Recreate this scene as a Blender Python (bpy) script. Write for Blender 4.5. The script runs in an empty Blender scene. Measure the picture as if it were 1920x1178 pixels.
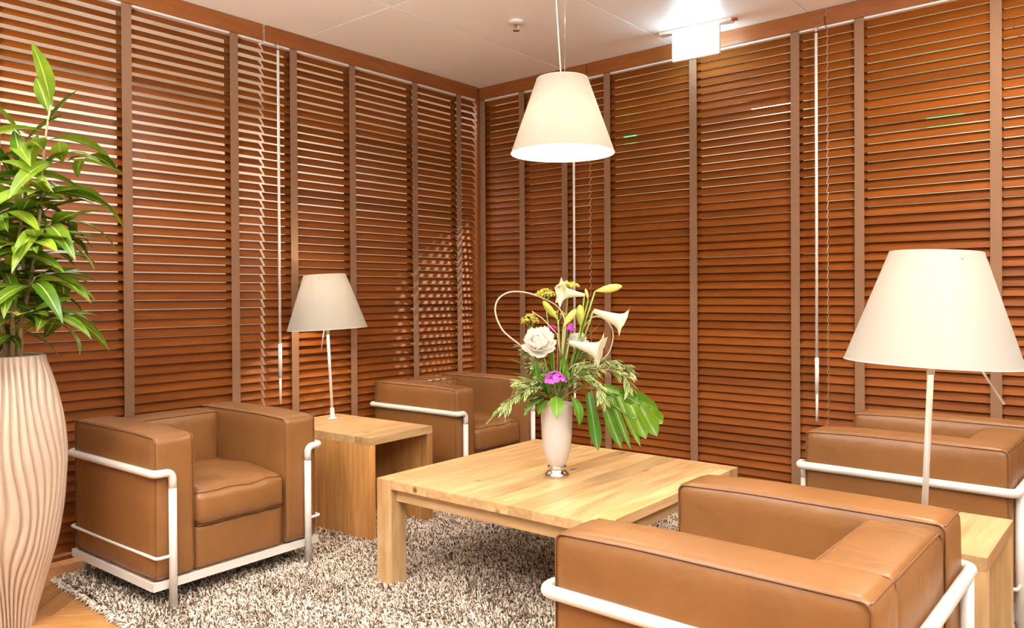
import bpy, bmesh, math, random
import numpy as np
from mathutils import Vector, Matrix, Euler
random.seed(7); rng = np.random.default_rng(7)
PI = math.pi; R = math.radians
S = bpy.context.scene
C = S.collection

# ------------------------------------------------------------------ camera
RX = np.array([[0.76732, 0.64124, -0.00534], [0.00094, -0.00945, -0.99996], [-0.64126, 0.76725, -0.00680]])
def _rot(yaw, pitch, roll):
    sy, cy = math.sin(yaw), math.cos(yaw); sp, cp = math.sin(pitch), math.cos(pitch)
    fwd = Vector((-sy*cp, cy*cp, sp)); right = Vector((cy, sy, 0)); up = right.cross(fwd)
    r = math.cos(roll)*right + math.sin(roll)*up; u = -math.sin(roll)*right + math.cos(roll)*up
    return r, u, fwd
cam_d = bpy.data.cameras.new('camera'); cam = bpy.data.objects.new('camera', cam_d); C.objects.link(cam)
_r, _u, _f = _rot(0.6961554, -0.00680404, -0.00533904)
cam.matrix_world = Matrix(((_r.x, _u.x, -_f.x, 0), (_r.y, _u.y, -_f.y, 0), (_r.z, _u.z, -_f.z, 1.16), (0, 0, 0, 1)))
cam_d.sensor_width = 36; cam_d.lens = 1474.1/1920*36; cam_d.shift_y = -(589-562.19)/1920
cam_d.clip_start = 0.05
S.camera = cam

# ------------------------------------------------------------------ world, exposure, lights
S.view_settings.view_transform = 'Standard'; S.view_settings.look = 'None'
S.view_settings.gamma = 1; S.view_settings.use_curve_mapping = False
S.view_settings.exposure = 0.48
w = bpy.data.worlds.new('world'); S.world = w; w.use_nodes = True
w.node_tree.nodes['Background'].inputs[0].default_value = (1.0, 0.99, 0.95, 1)
w.node_tree.nodes['Background'].inputs[1].default_value = 0.30
def area(name, loc, size, power, col=(1, .92, .82), rot=(0, 0, 0), spread=180):
    l = bpy.data.lights.new(name, 'AREA'); l.shape = 'DISK'; l.size = size; l.energy = power; l.color = col
    l.spread = R(spread)
    o = bpy.data.objects.new(name, l); o.location = loc; o.rotation_euler = rot; C.objects.link(o); return o
WARM = (1, .80, .60)
area('ceiling_downlight', (-1.15, 1.55, 2.56), .45, 3)
area('ceiling_downlight', (-2.35, 1.15, 2.56), .35, 5)
area('ceiling_downlight', (-0.45, 3.15, 2.56), .45, 26)
area('ceiling_downlight', (0.35, 0.6, 2.56), .5, 10)
area('ceiling_downlight', (-1.2, -0.4, 2.56), .5, 10)
# unseen fill lights added to brighten the ceiling, aimed upwards out of frame
area('ceiling_fill_up', (1.3, 1.0, 1.80), .35, 250, (1, .98, .96), (PI, 0, 0))
area('ceiling_fill_up', (-1.9, -0.2, 1.80), .35, 165, (1, .98, .96), (PI, 0, 0))
# lights of the corridors behind the two blinds
area('corridor_light', (-4.4, 1.9, 2.56), .8, 16, (1, .90, .82))
area('corridor_light', (-4.4, 3.6, 2.56), .8, 12, (1, .90, .82))
area('corridor_light', (-2.6, 4.9, 2.56), .8, 12, (1, .92, .75))
area('corridor_light', (-0.6, 4.9, 2.56), .8, 18, (1, .92, .75))
sl = bpy.data.lights.new('corridor_spot', 'SPOT'); sl.energy = 200; sl.color = (1, .86, .72); sl.spot_size = R(36); sl.spot_blend = .5; sl.shadow_soft_size = .012
so = bpy.data.objects.new('corridor_spot', sl); C.objects.link(so); so.location = (-2.88, 5.02, 2.54); so.rotation_euler = (Vector((-3.64, 3.72, .80))-so.location).to_track_quat('-Z', 'Y').to_euler()

# ------------------------------------------------------------------ materials
def newmat(name):
    m = bpy.data.materials.new(name); m.use_nodes = True
    nt = m.node_tree; return m, nt, nt.nodes['Principled BSDF']
def N(nt, t, **k):
    n = nt.nodes.new(t)
    for a, b in k.items(): setattr(n, a, b)
    return n
def plain(name, col, rough=.5, metal=0, bump=0, bscale=200, spec=.5, coat=0):
    m, nt, b = newmat(name)
    b.inputs['Base Color'].default_value = (*col, 1); b.inputs['Roughness'].default_value = rough
    b.inputs['Metallic'].default_value = metal; b.inputs['Specular IOR Level'].default_value = spec
    b.inputs['Coat Weight'].default_value = coat
    if bump:
        tc = N(nt, 'ShaderNodeTexCoord'); n = N(nt, 'ShaderNodeTexNoise'); n.inputs['Scale'].default_value = bscale
        n.inputs['Detail'].default_value = 4
        bp = N(nt, 'ShaderNodeBump'); bp.inputs['Strength'].default_value = bump; bp.inputs['Distance'].default_value = .002
        nt.links.new(tc.outputs['Object'], n.inputs['Vector']); nt.links.new(n.outputs['Fac'], bp.inputs['Height'])
        nt.links.new(bp.outputs[0], b.inputs['Normal'])
    return m
def wood(name, dark, light, rough=.4, spec=.5, bump=.12, fine=60, knots=False, var=.25, long=2.0, knotcol=(.10, .04, .015)):
    """grain runs along local X of each board; every object gets its own piece of grain"""
    m, nt, b = newmat(name); L = nt.links.new
    tc = N(nt, 'ShaderNodeTexCoord'); oi = N(nt, 'ShaderNodeObjectInfo')
    mul = N(nt, 'ShaderNodeMath', operation='MULTIPLY'); mul.inputs[1].default_value = 37.0; L(oi.outputs['Random'], mul.inputs[0])
    add = N(nt, 'ShaderNodeVectorMath', operation='ADD'); L(tc.outputs['Object'], add.inputs[0]); L(mul.outputs[0], add.inputs[1])
    mp = N(nt, 'ShaderNodeMapping'); mp.inputs['Scale'].default_value = (long, fine, fine); L(add.outputs[0], mp.inputs['Vector'])
    n1 = N(nt, 'ShaderNodeTexNoise'); n1.inputs['Scale'].default_value = 1; n1.inputs['Detail'].default_value = 6; n1.inputs['Roughness'].default_value = .6
    L(mp.outputs[0], n1.inputs['Vector'])
    mp2 = N(nt, 'ShaderNodeMapping'); mp2.inputs['Scale'].default_value = (long*.9, fine*.22, fine*.22); L(add.outputs[0], mp2.inputs['Vector'])
    n2 = N(nt, 'ShaderNodeTexNoise'); n2.inputs['Scale'].default_value = 1; n2.inputs['Detail'].default_value = 3; n2.inputs['Distortion'].default_value = 1.2
    L(mp2.outputs[0], n2.inputs['Vector'])
    mx = N(nt, 'ShaderNodeMath', operation='ADD'); L(n1.outputs['Fac'], mx.inputs[0]); L(n2.outputs['Fac'], mx.inputs[1])
    hf = N(nt, 'ShaderNodeMath', operation='MULTIPLY'); hf.inputs[1].default_value = .5; L(mx.outputs[0], hf.inputs[0])
    cr = N(nt, 'ShaderNodeValToRGB'); cr.color_ramp.elements[0].position = .36; cr.color_ramp.elements[1].position = .64
    cr.color_ramp.elements[0].color = (*dark, 1); cr.color_ramp.elements[1].color = (*light, 1); L(hf.outputs[0], cr.inputs[0])
    hsv = N(nt, 'ShaderNodeHueSaturation'); L(cr.outputs[0], hsv.inputs['Color'])
    mr = N(nt, 'ShaderNodeMapRange'); mr.inputs['To Min'].default_value = 1-var; mr.inputs['To Max'].default_value = 1+var*.6
    L(oi.outputs['Random'], mr.inputs['Value']); L(mr.outputs[0], hsv.inputs['Value'])
    out = hsv.outputs[0]
    if knots:
        mpk = N(nt, 'ShaderNodeMapping'); mpk.inputs['Scale'].default_value = (4.5, 9, 9); L(add.outputs[0], mpk.inputs['Vector'])
        vo = N(nt, 'ShaderNodeTexVoronoi'); vo.inputs['Scale'].default_value = 1; L(mpk.outputs[0], vo.inputs['Vector'])
        kr = N(nt, 'ShaderNodeValToRGB'); kr.color_ramp.elements[0].position = .03; kr.color_ramp.elements[1].position = .16
        kr.color_ramp.elements[0].color = (1, 1, 1, 1); kr.color_ramp.elements[1].color = (0, 0, 0, 1); L(vo.outputs['Distance'], kr.inputs[0])
        wv = N(nt, 'ShaderNodeTexNoise'); wv.inputs['Scale'].default_value = .7; L(mpk.outputs[0], wv.inputs['Vector'])
        th = N(nt, 'ShaderNodeMath', operation='GREATER_THAN'); th.inputs[1].default_value = .53; L(wv.outputs['Fac'], th.inputs[0])
        mk = N(nt, 'ShaderNodeMath', operation='MULTIPLY'); L(kr.outputs[0], mk.inputs[0]); L(th.outputs[0], mk.inputs[1])
        mm = N(nt, 'ShaderNodeMixRGB'); mm.inputs[2].default_value = (*knotcol, 1); L(mk.outputs[0], mm.inputs[0]); L(out, mm.inputs[1]); out = mm.outputs[0]
    L(out, b.inputs['Base Color']); b.inputs['Roughness'].default_value = rough; b.inputs['Specular IOR Level'].default_value = spec
    bp = N(nt, 'ShaderNodeBump'); bp.inputs['Strength'].default_value = bump; bp.inputs['Distance'].default_value = .0006
    L(n1.outputs['Fac'], bp.inputs['Height']); L(bp.outputs[0], b.inputs['Normal'])
    return m
def leather(name, col):
    m, nt, b = newmat(name); L = nt.links.new
    tc = N(nt, 'ShaderNodeTexCoord')
    n = N(nt, 'ShaderNodeTexNoise'); n.inputs['Scale'].default_value = 5; n.inputs['Detail'].default_value = 3; L(tc.outputs['Object'], n.inputs['Vector'])
    cr = N(nt, 'ShaderNodeValToRGB'); cr.color_ramp.elements[0].position = .3; cr.color_ramp.elements[1].position = .75
    cr.color_ramp.elements[0].color = (*[c*.88 for c in col], 1); cr.color_ramp.elements[1].color = (*[c*1.08 for c in col], 1)
    L(n.outputs['Fac'], cr.inputs[0]); L(cr.outputs[0], b.inputs['Base Color'])
    v = N(nt, 'ShaderNodeTexVoronoi'); v.inputs['Scale'].default_value = 420; L(tc.outputs['Object'], v.inputs['Vector'])
    n3 = N(nt, 'ShaderNodeTexNoise'); n3.inputs['Scale'].default_value = 9; n3.inputs['Detail'].default_value = 2; n3.inputs['Distortion'].default_value = .8; L(tc.outputs['Object'], n3.inputs['Vector'])
    b1 = N(nt, 'ShaderNodeBump'); b1.inputs['Strength'].default_value = .10; b1.inputs['Distance'].default_value = .001; L(v.outputs['Distance'], b1.inputs['Height'])
    b2 = N(nt, 'ShaderNodeBump'); b2.inputs['Strength'].default_value = .35; b2.inputs['Distance'].default_value = .012; L(n3.outputs['Fac'], b2.inputs['Height']); L(b1.outputs[0], b2.inputs['Normal'])
    L(b2.outputs[0], b.inputs['Normal']); b.inputs['Roughness'].default_value = .38; b.inputs['Specular IOR Level'].default_value = .38
    return m
def translucent(name, col, frac=.45, rough=.6):
    m, nt, b = newmat(name); L = nt.links.new
    b.inputs['Base Color'].default_value = (*col, 1); b.inputs['Roughness'].default_value = rough
    t = N(nt, 'ShaderNodeBsdfTranslucent'); t.inputs[0].default_value = (*col, 1)
    mx = N(nt, 'ShaderNodeMixShader'); mx.inputs[0].default_value = frac
    L(b.outputs[0], mx.inputs[1]); L(t.outputs[0], mx.inputs[2]); L(mx.outputs[0], nt.nodes['Material Output'].inputs['Surface'])
    return m
def emit(name, col, s):
    m, nt, b = newmat(name); b.inputs['Base Color'].default_value = (0, 0, 0, 1)
    b.inputs['Emission Color'].default_value = (*col, 1); b.inputs['Emission Strength'].default_value = s; return m
def leafmat(name, a, b_, rough=.35, vein=None, tr=.25):
    """midrib lighter, colour varies per leaf; u across the leaf in UV.x"""
    m, nt, b = newmat(name); L = nt.links.new
    oi = N(nt, 'ShaderNodeObjectInfo'); uv = N(nt, 'ShaderNodeTexCoord'); sep = N(nt, 'ShaderNodeSeparateXYZ'); L(uv.outputs['UV'], sep.inputs[0])
    ns = N(nt, 'ShaderNodeTexNoise'); ns.inputs['Scale'].default_value = 14; L(uv.outputs['Object'], ns.inputs['Vector'])
    ad = N(nt, 'ShaderNodeMath', operation='ADD'); L(oi.outputs['Random'], ad.inputs[0]); L(ns.outputs['Fac'], ad.inputs[1])
    hf = N(nt, 'ShaderNodeMath', operation='MULTIPLY'); hf.inputs[1].default_value = .5; L(ad.outputs[0], hf.inputs[0])
    cr = N(nt, 'ShaderNodeValToRGB'); cr.color_ramp.elements[0].position = .25; cr.color_ramp.elements[1].position = .75
    cr.color_ramp.elements[0].color = (*a, 1); cr.color_ramp.elements[1].color = (*b_, 1); L(hf.outputs[0], cr.inputs[0])
    out = cr.outputs[0]
    if vein:
        sb = N(nt, 'ShaderNodeMath', operation='SUBTRACT'); sb.inputs[1].default_value = .5; L(sep.outputs[0], sb.inputs[0])
        ab = N(nt, 'ShaderNodeMath', operation='ABSOLUTE'); L(sb.outputs[0], ab.inputs[0])
        vr = N(nt, 'ShaderNodeValToRGB'); vr.color_ramp.elements[0].position = vein[1]*.6; vr.color_ramp.elements[1].position = vein[1]
        vr.color_ramp.elements[0].color = (1, 1, 1, 1); vr.color_ramp.elements[1].color = (0, 0, 0, 1)
        L(ab.outputs[0], vr.inputs[0])
        if len(vein) > 2:   # pale margin instead of pale midrib
            vr.color_ramp.elements[0].color = (0, 0, 0, 1); vr.color_ramp.elements[1].color = (1, 1, 1, 1)
        mm = N(nt, 'ShaderNodeMixRGB'); mm.inputs[2].default_value = (*vein[0], 1); L(vr.outputs[0], mm.inputs[0]); L(out, mm.inputs[1]); out = mm.outputs[0]
    L(out, b.inputs['Base Color']); b.inputs['Roughness'].default_value = rough; b.inputs['Specular IOR Level'].default_value = .3
    t = N(nt, 'ShaderNodeBsdfTranslucent'); L(out, t.inputs[0])
    mx = N(nt, 'ShaderNodeMixShader'); mx.inputs[0].default_value = tr
    L(b.outputs[0], mx.inputs[1]); L(t.outputs[0], mx.inputs[2]); L(mx.outputs[0], nt.nodes['Material Output'].inputs['Surface'])
    return m

M_slat = wood('slat_wood', (.175, .044, .0045), (.245, .066, .0065), rough=.5, spec=.16, bump=.02, fine=110, var=.20, long=3.5)
M_val = wood('valance_wood', (.21, .060, .010), (.29, .088, .015), rough=.34, fine=120, var=.03, long=4)
M_tape = plain('ladder_tape', (.24, .125, .066), .9, bump=.5, bscale=900)
M_oak = wood('light_oak', (.46, .25, .090), (.70, .47, .235), rough=.38, fine=50, knots=True, var=.24, long=2.6)
M_oakd = wood('honey_oak', (.40, .17, .045), (.66, .34, .11), rough=.42, fine=45, knots=True, var=.32, long=2.2)
M_floor = wood('floor_oak', (.38, .16, .045), (.60, .30, .10), rough=.35, fine=40, knots=True, var=.2, long=2)
M_leather = leather('tan_leather', (.225, .096, .029))
M_pipe = plain('leather_piping', (.17, .072, .024), .42)
M_white = plain('white_lacquer', (.76, .73, .68), .28)
M_whitem = plain('white_matt', (.80, .73, .65), .5)
M_shade = translucent('lamp_shade_film', (.375, .345, .29), .075)
M_bulb = emit('bulb_glow', (1, .82, .58), 25)
M_ceil = plain('ceiling_panel_paint', (.92, .90, .87), .45)
M_cream = plain('corridor_wall_paint', (.85, .74, .62), .7)
M_pot = plain('ribbed_planter_lacquer', (.56, .44, .34), .30, bump=.1, bscale=60)
M_soil = plain('planting_granulate', (.30, .22, .15), .9, bump=1, bscale=150)
M_chrome = plain('polished_silver', (.75, .70, .62), .12, 1)
M_porc = plain('white_porcelain', (.62, .58, .54), .15)
M_rugl = plain('rug_cream_yarn', (.90, .78, .66), .85)
M_rugm = plain('rug_taupe_yarn', (.66, .52, .40), .85)
M_rugd = plain('rug_brown_yarn', (.11, .062, .036), .85)
M_backing = plain('rug_backing', (.12, .075, .05), .95)
M_dark = plain('dark_gap', (.03, .018, .012), .8)
M_exit = emit('exit_panel_glow', (.62, .88, 1.0), 11)
M_red = emit('red_indicator', (1, .05, .03), 2)
M_green = emit('green_exit_glow', (.05, 1, .25), 4)
M_redpart = plain('red_glass', (.5, .03, .02), .2)

# ------------------------------------------------------------------ helpers
def link(name, me, mats, parent=None, smooth=False):
    o = bpy.data.objects.new(name, me); C.objects.link(o)
    if not isinstance(mats, (list, tuple)): mats = [mats]
    for m in mats:
        if m.name not in [x.name for x in me.materials if x]: me.materials.append(m)
    if smooth:
        me.polygons.foreach_set('use_smooth', [True]*len(me.polygons))
    if parent is not None: o.parent = parent
    return o
def obj(name, bm, mat, parent=None, smooth=False):
    me = bpy.data.meshes.new(name); bm.to_mesh(me); bm.free(); return link(name, me, mat, parent, smooth)
def pyobj(name, v, f, mat, parent=None, smooth=False):
    me = bpy.data.meshes.new(name); me.from_pydata([tuple(p) for p in v], [], f); me.update(); return link(name, me, mat, parent, smooth)
def thing(name, label, cat, loc=(0, 0, 0), rz=0, group=None):
    o = bpy.data.objects.new(name, None); C.objects.link(o); o.location = loc; o.rotation_euler = (0, 0, rz)
    o.empty_display_size = .1; tag(o, label, cat, group); return o
def tag(o, label, cat, group=None):
    o['label'] = label; o['category'] = cat
    if group: o['group'] = group
    return o
def struct(o): o['kind'] = 'structure'; return o
def box(x0, x1, y0, y1, z0, z1, bev=0):
    bm = bmesh.new(); bmesh.ops.create_cube(bm, size=1)
    for v in bm.verts: v.co = Vector(((v.co.x+.5)*(x1-x0)+x0, (v.co.y+.5)*(y1-y0)+y0, (v.co.z+.5)*(z1-z0)+z0))
    if bev: bmesh.ops.bevel(bm, geom=bm.edges[:], offset=bev, segments=2, affect='EDGES', profile=.5)
    return bm
def addbox(bm, *a, bev=0):
    b = box(*a, bev=bev); me = bpy.data.meshes.new('tmp'); b.to_mesh(me); b.free(); bm.from_mesh(me); bpy.data.meshes.remove(me)
def fillet(pts, r, n=6):
    pts = [Vector(p) for p in pts]; out = [pts[0]]
    for i in range(1, len(pts)-1):
        a, b, c = pts[i-1], pts[i], pts[i+1]; d1 = (a-b); d2 = (c-b); rr = min(r, d1.length*.49, d2.length*.49)
        p = b+d1.normalized()*rr; q = b+d2.normalized()*rr
        for k in range(n+1):
            t = k/n; out.append(p*(1-t)**2+b*2*t*(1-t)+q*t*t)
    out.append(pts[-1]); return out
def tube_data(pts, r, n=12, closed=False, cap=True):
    pts = [Vector(p) for p in pts]; V = []; F = []; m = len(pts)
    rad = r if isinstance(r, (list, tuple)) else [r]*m
    nrm = None
    for i, p in enumerate(pts):
        a = pts[(i-1) % m] if (closed or i > 0) else p; b = pts[(i+1) % m] if (closed or i < m-1) else p
        t = (b-a).normalized()
        if nrm is None:
            nrm = t.orthogonal().normalized()
        nrm = (nrm-t*nrm.dot(t)).normalized(); bn = t.cross(nrm)
        for k in range(n):
            an = 2*PI*k/n; V.append(p+(nrm*math.cos(an)+bn*math.sin(an))*rad[i])
    for i in range(m if closed else m-1):
        for k in range(n):
            j = (i+1) % m
            F.append((i*n+k, i*n+(k+1) % n, j*n+(k+1) % n, j*n+k))
    if cap and not closed:
        F.append(tuple(range(n))[::-1]); F.append(tuple((m-1)*n+k for k in range(n)))
    return V, F
def tube(name, pts, r, mat, parent=None, n=12, closed=False):
    v, f = tube_data(pts, r, n, closed); o = pyobj(name, v, f, mat, parent, True); return o
def lathe(name, prof, mat, parent=None, n=40, smooth=True, z0=0):
    V = []; F = []
    for r, z in prof:
        for k in range(n): V.append((r*math.cos(2*PI*k/n), r*math.sin(2*PI*k/n), z+z0))
    for i in range(len(prof)-1):
        for k in range(n): F.append((i*n+k, i*n+(k+1) % n, (i+1)*n+(k+1) % n, (i+1)*n+k))
    return pyobj(name, V, F, mat, parent, smooth)
def cushion_mesh(hx, hy, hz, rad=.028, crown=(.006, .006, .010), n=12, warp=None):
    bm = bmesh.new(); bmesh.ops.create_cube(bm, size=2)
    bmesh.ops.subdivide_edges(bm, edges=bm.edges[:], cuts=n, use_grid_fill=True)
    H = Vector((hx, hy, hz))
    for v in bm.verts:
        u = v.co.copy(); p = Vector()
        # bias samples to the edges so the rounding is smooth
        q = Vector([math.copysign(abs(c)**.72, c) for c in u])
        p = Vector([q[i]*H[i] for i in range(3)])
        inner = Vector([max(-(H[i]-rad), min(H[i]-rad, p[i])) for i in range(3)])
        d = p-inner
        if d.length > 1e-9:
            p = inner+d.normalized()*rad if max(abs(c) for c in u) > .999 else p
        w = [max(0, 1-c*c) for c in q]
        b = Vector((math.copysign(crown[0], q.x)*w[1]**.6*w[2]**.6*(abs(u.x) > .999), math.copysign(crown[1], q.y)*w[0]**.6*w[2]**.6*(abs(u.y) > .999), math.copysign(crown[2], q.z)*w[0]**.6*w[1]**.6*(abs(u.z) > .999)))
        p = p+b
        if warp: p = warp(p)
        v.co = p
    return bm
def seam_loop(hx, hy, hz, axis, side, rad=.028, warp=None, n=8):
    """closed piping loop round the face at side*axis"""
    H = [hx, hy, hz]; ax = axis; o = [i for i in range(3) if i != ax]
    k = rad*(1-.7071)*.75
    a, b = H[o[0]]-k, H[o[1]]-k; rc = rad*1.0
    pts = []
    for sx, sy, st in ((1, 1, 0), (-1, 1, 1), (-1, -1, 2), (1, -1, 3)):
        for j in range(n+1):
            t = PI/2*(st+j/n)
            pts.append((sx*(a-rc)+rc*math.cos(t), sy*(b-rc)+rc*math.sin(t)))
    dens = []
    for i in range(len(pts)):
        p, q = pts[i], pts[(i+1) % len(pts)]
        L = math.hypot(q[0]-p[0], q[1]-p[1]); m = max(1, int(L/.04))
        for j in range(m): dens.append((p[0]+(q[0]-p[0])*j/m, p[1]+(q[1]-p[1])*j/m))
    out = []
    for p in dens:
        v = [0, 0, 0]; v[o[0]] = p[0]; v[o[1]] = p[1]; v[ax] = side*(H[ax]-k)
        v = Vector(v)
        if warp: v = warp(v)
        out.append(v)
    return out
def boardmesh(name, L, W, T, bev=.0012):
    me = bpy.data.meshes.new(name); b = box(-L/2, L/2, -W/2, W/2, -T/2, T/2, bev); b.to_mesh(me); b.free(); return me
def place(o, loc, X=(1, 0, 0), Y=(0, 1, 0)):
    X = Vector(X).normalized(); Y = Vector(Y).normalized(); Z = X.cross(Y)
    o.matrix_basis = Matrix(((X.x, Y.x, Z.x, loc[0]), (X.y, Y.y, Z.y, loc[1]), (X.z, Y.z, Z.z, loc[2]), (0, 0, 0, 1)))
    return o

XL, YR, ZC = -3.642, 4.027, 2.58

# ------------------------------------------------------------------ shell
fl = struct(obj('floor', box(-5.2, 1.6, -1.2, 5.7, -.06, -.004), M_floor))
ce = struct(obj('ceiling', box(-5.2, 1.6, -1.2, 5.7, ZC+.012, ZC+.06), M_dark))
struct(obj('wall_left', box(-5.3, -5.2, -1.2, 5.8, 0, ZC), M_cream))
struct(obj('wall_back', box(-5.3, 1.6, 5.7, 5.8, 0, ZC), M_cream))
post = struct(obj('pillar_corner', box(XL-.14, XL-.004, YR-.030, YR+.16, 0, ZC), M_val))
# metal ceiling panels with open joints, long side along the left blind
xs = [-5.2, -4.4, -3.70, -2.935, -2.17, -1.405, -.64, .125, .89, 1.6]
ys = [-1.2, .72, 2.60, 4.04, 5.7]
k = 0
for i in range(len(xs)-1):
    for j in range(len(ys)-1):
        g = .0025
        p = obj('ceiling_panel', box(xs[i]+g, xs[i+1]-g, ys[j]+g, ys[j+1]-g, ZC, ZC+.012, .002), M_ceil, ce)
# herringbone parquet, left out where it is wholly hidden below the rug
pl = boardmesh('floor_plank', .48, .078, .012, .001)
pl.materials.append(M_floor)
RUG = (-3.44, .02, 1.20, 3.66)
cnt = 0
L_, W_ = .48, .08
for i in range(-14, 15):
    for j in range(-70, 71):
        for d in (0, 1):
            # staircase herringbone: row i shifts
            x = i*L_*2*.5*1.0 + j*W_*1.0; 
            bx = j*W_ + i*(2*L_)
            by = j*W_
            if d == 0: cx, cy, ang = bx+L_/2, by+W_/2, 0
            else: cx, cy, ang = bx+L_+W_/2, by-L_/2+W_, PI/2
            # turn the pattern by 45 degrees about the room corner
            c45 = math.sqrt(.5); X = XL + (cx-cy)*c45+1.9; Y = .6+(cx+cy)*c45-.4
            if not (-3.62 < X < .9 and .05 < Y < 4.0): continue
            if RUG[0]+.2 < X < RUG[1]-.2 and RUG[2]+.2 < Y < RUG[3]-.1: continue
            if cnt >= 295: continue
            o = bpy.data.objects.new('plank', pl); C.objects.link(o); o.parent = fl
            o.location = (X, Y, -.004+.006-.002); o.rotation_euler = (0, 0, ang+PI/4); cnt += 1

# ------------------------------------------------------------------ wooden venetian blinds
PITCH = .0435
def blind(label, origin, ux, length, tapes, tilt, seed, wand=None, wandlen=1.45, first=2.468, tiltmap=None):
    """origin: floor point at the blind's start; ux: unit vector along the blind; the room lies on the side of ux x z turned"""
    rd = random.Random(seed)
    ang = math.atan2(ux[1], ux[0])
    t = thing('venetian_blind', label, 'blind', (origin[0], origin[1], 0), ang, 'wooden venetian blinds')
    # local: X along the blind, -Y into the room
    sm = bpy.data.meshes.new('slat'); b = bmesh.new(); addbox(b, 0, length, -.0025, .0475, -.0015, .0015, bev=.0011)
    for v in b.verts: v.co.y -= .0225
    b.to_mesh(sm); b.free(); sm.materials.append(M_slat)
    n = 56
    for i in range(n):
        z = first-i*PITCH
        o = bpy.data.objects.new('slat', sm); C.objects.link(o); o.parent = t
        th = tilt(i, z) + rd.gauss(0, .7)
        o.location = (0, .024, z+rd.gauss(0, .0004)); o.rotation_euler = (R(th), 0, rd.gauss(0, .00035))
    zb = first-n*PITCH
    obj('bottom_rail', box(0, length, .006, .042, zb-.006, zb+.012, .003), M_val, t)
    obj('headrail', box(.002, length-.002, .004, .054, 2.487, 2.545), M_whitem, t)
    obj('valance', box(.0015, length-.0015, -.012, .001, 2.495, 2.578, .002), M_val, t)
    for x in tapes:
        obj('ladder_tape', box(x-.0225, x+.0225, -.0045, -.0033, zb, 2.494), M_tape, t)
        o = obj('ladder_tape', box(x-.0225, x+.0225, .0513, .0523, zb, 2.494), M_tape, t)
    if wand is not None:
        wd = tube('wand', [(wand, -.030, 2.455), (wand, -.030, 2.455-wandlen)], .0072, M_white, t, 10)
        tube('wand_hook', fillet([(wand, -.004, 2.49), (wand, -.026, 2.495), (wand, -.030, 2.45)], .01), .003, M_chrome, wd, 8)
        tube('wand_grip', [(wand, -.030, 2.455-wandlen+.02), (wand, -.030, 2.455-wandlen-.16)], .0098, M_white, wd, 10)
        tube('wand_tip', [(wand, -.030, 2.455-wandlen-.15), (wand, -.030, 2.455-wandlen-.30)], .0066, M_white, wd, 10)
    return t
# left wall: local X runs +y there, room side must be -Y local => rotate +90: local -Y = +x
A0 = .62
blind('dark wood slat blind with wide light gaps, behind the tall planter on the left wall', (XL, A0), (0, 1), 2.330-A0, [1.10-A0, 1.629-A0, 2.165-A0], lambda i, z: 45 if z > 1.9 else 45+(1.9-z)*9, 1)
B0 = 2.345
blind('dark wood slat blind behind the left table lamp, ending at the room corner', (XL, B0), (0, 1), 3.985-B0, [2.518-B0, 2.918-B0, 3.411-B0, 3.809-B0], lambda i, z: 54 if z > 1.9 else 54+(1.9-z)*3, 2, wand=2.405-B0, wandlen=1.57)
# right wall: local X runs +x, room side local -Y = -y  ok
c0 = -3.64
blind('red-brown slat blind in the corner behind the pendant lamp', (c0, YR), (1, 0), -2.752-c0, [.022, -3.272-c0, -2.925-c0], lambda i, z: 61.5, 3, wand=-2.835-c0, wandlen=1.75)
d0 = -2.748
blind('red-brown slat blind between pendant lamp and glowing ceiling sign, behind the flowers', (d0, YR), (1, 0), -1.318-d0, [-2.607-d0, -2.039-d0, -1.469-d0], lambda i, z: 60.5 if 7 < i < 18 else 62.5, 4, wand=-1.353-d0, wandlen=1.64)
e0 = -1.314
blind('orange-brown slat blind behind the right table lamp and far right armchair', (e0, YR), (1, 0), 1.95, [-1.156-e0, -.584-e0, -.01-e0], lambda i, z: 64 if i < 4 else (59.5 if i < 22 else 62), 5)

# glimpses of the corridor behind the right blind: exit signs and a tube light
for x, z, hw, lab in ((-3.42, 2.46, .055, 'green lit corridor sign glimpsed between slats just right of the pendant shade'), (-1.10, 2.28, .10, 'green lit corridor sign glimpsed through the slats high above the right lamp')):
    t = thing('corridor_sign', lab, 'sign', (x, 5.62, z), 0)
    obj('housing', box(-hw-.01, hw+.01, .01, .06, -.06, .06, .004), M_whitem, t)
    obj('lit_face', box(-hw, hw, 0, .01, -.05, .05), M_green, t)
t = thing('corridor_lamp', 'white corridor light glimpsed through the slats below the bright ceiling sign', 'lamp', (-2.19, 5.62, 2.545), 0)
obj('housing', box(-.20, .20, -.03, .06, .0, .03, .004), M_whitem, t)
obj('lit_tube', box(-.19, .19, -.03, .02, -.022, 0, .006), emit('tube_glow', (1, .97, .90), 6), t)

# ------------------------------------------------------------------ ceiling fittings
t = thing('exit_sign', 'glowing white ceiling sign panel hanging in front of the right blind', 'sign', (-1.93, 3.845, ZC), R(4))
obj('ceiling_plate', box(-.20, .20, -.03, .03, -.016, 0, .003), M_white, t)
pn = obj('lit_panel', box(-.128, .128, -.006, .006, -.165, -.018, .002), M_exit, t)
obj('panel_frame', box(-.134, -.128, -.009, .009, -.171, -.014, .001), M_white, pn)
obj('panel_frame', box(.128, .134, -.009, .009, -.171, -.014, .001), M_white, pn)
obj('panel_frame', box(-.134, .134, -.009, .009, -.171, -.165, .001), M_white, pn)
obj('indicator', box(.196, .226, -.012, .012, -.014, -.004, .003), M_redpart, t)
t = thing('sprinkler_head', 'small white fire sprinkler on the ceiling left of the pendant', 'sprinkler', (-2.605, 3.163, ZC))
lathe('rosette', [(0, 0), (.040, 0), (.040, -.006), (.032, -.012), (.013, -.013), (0, -.013)], M_white, t, 28)
lathe('bulb', [(0, -.014), (.004, -.016), (.004, -.038), (0, -.042)], M_redpart, t, 12)
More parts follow.
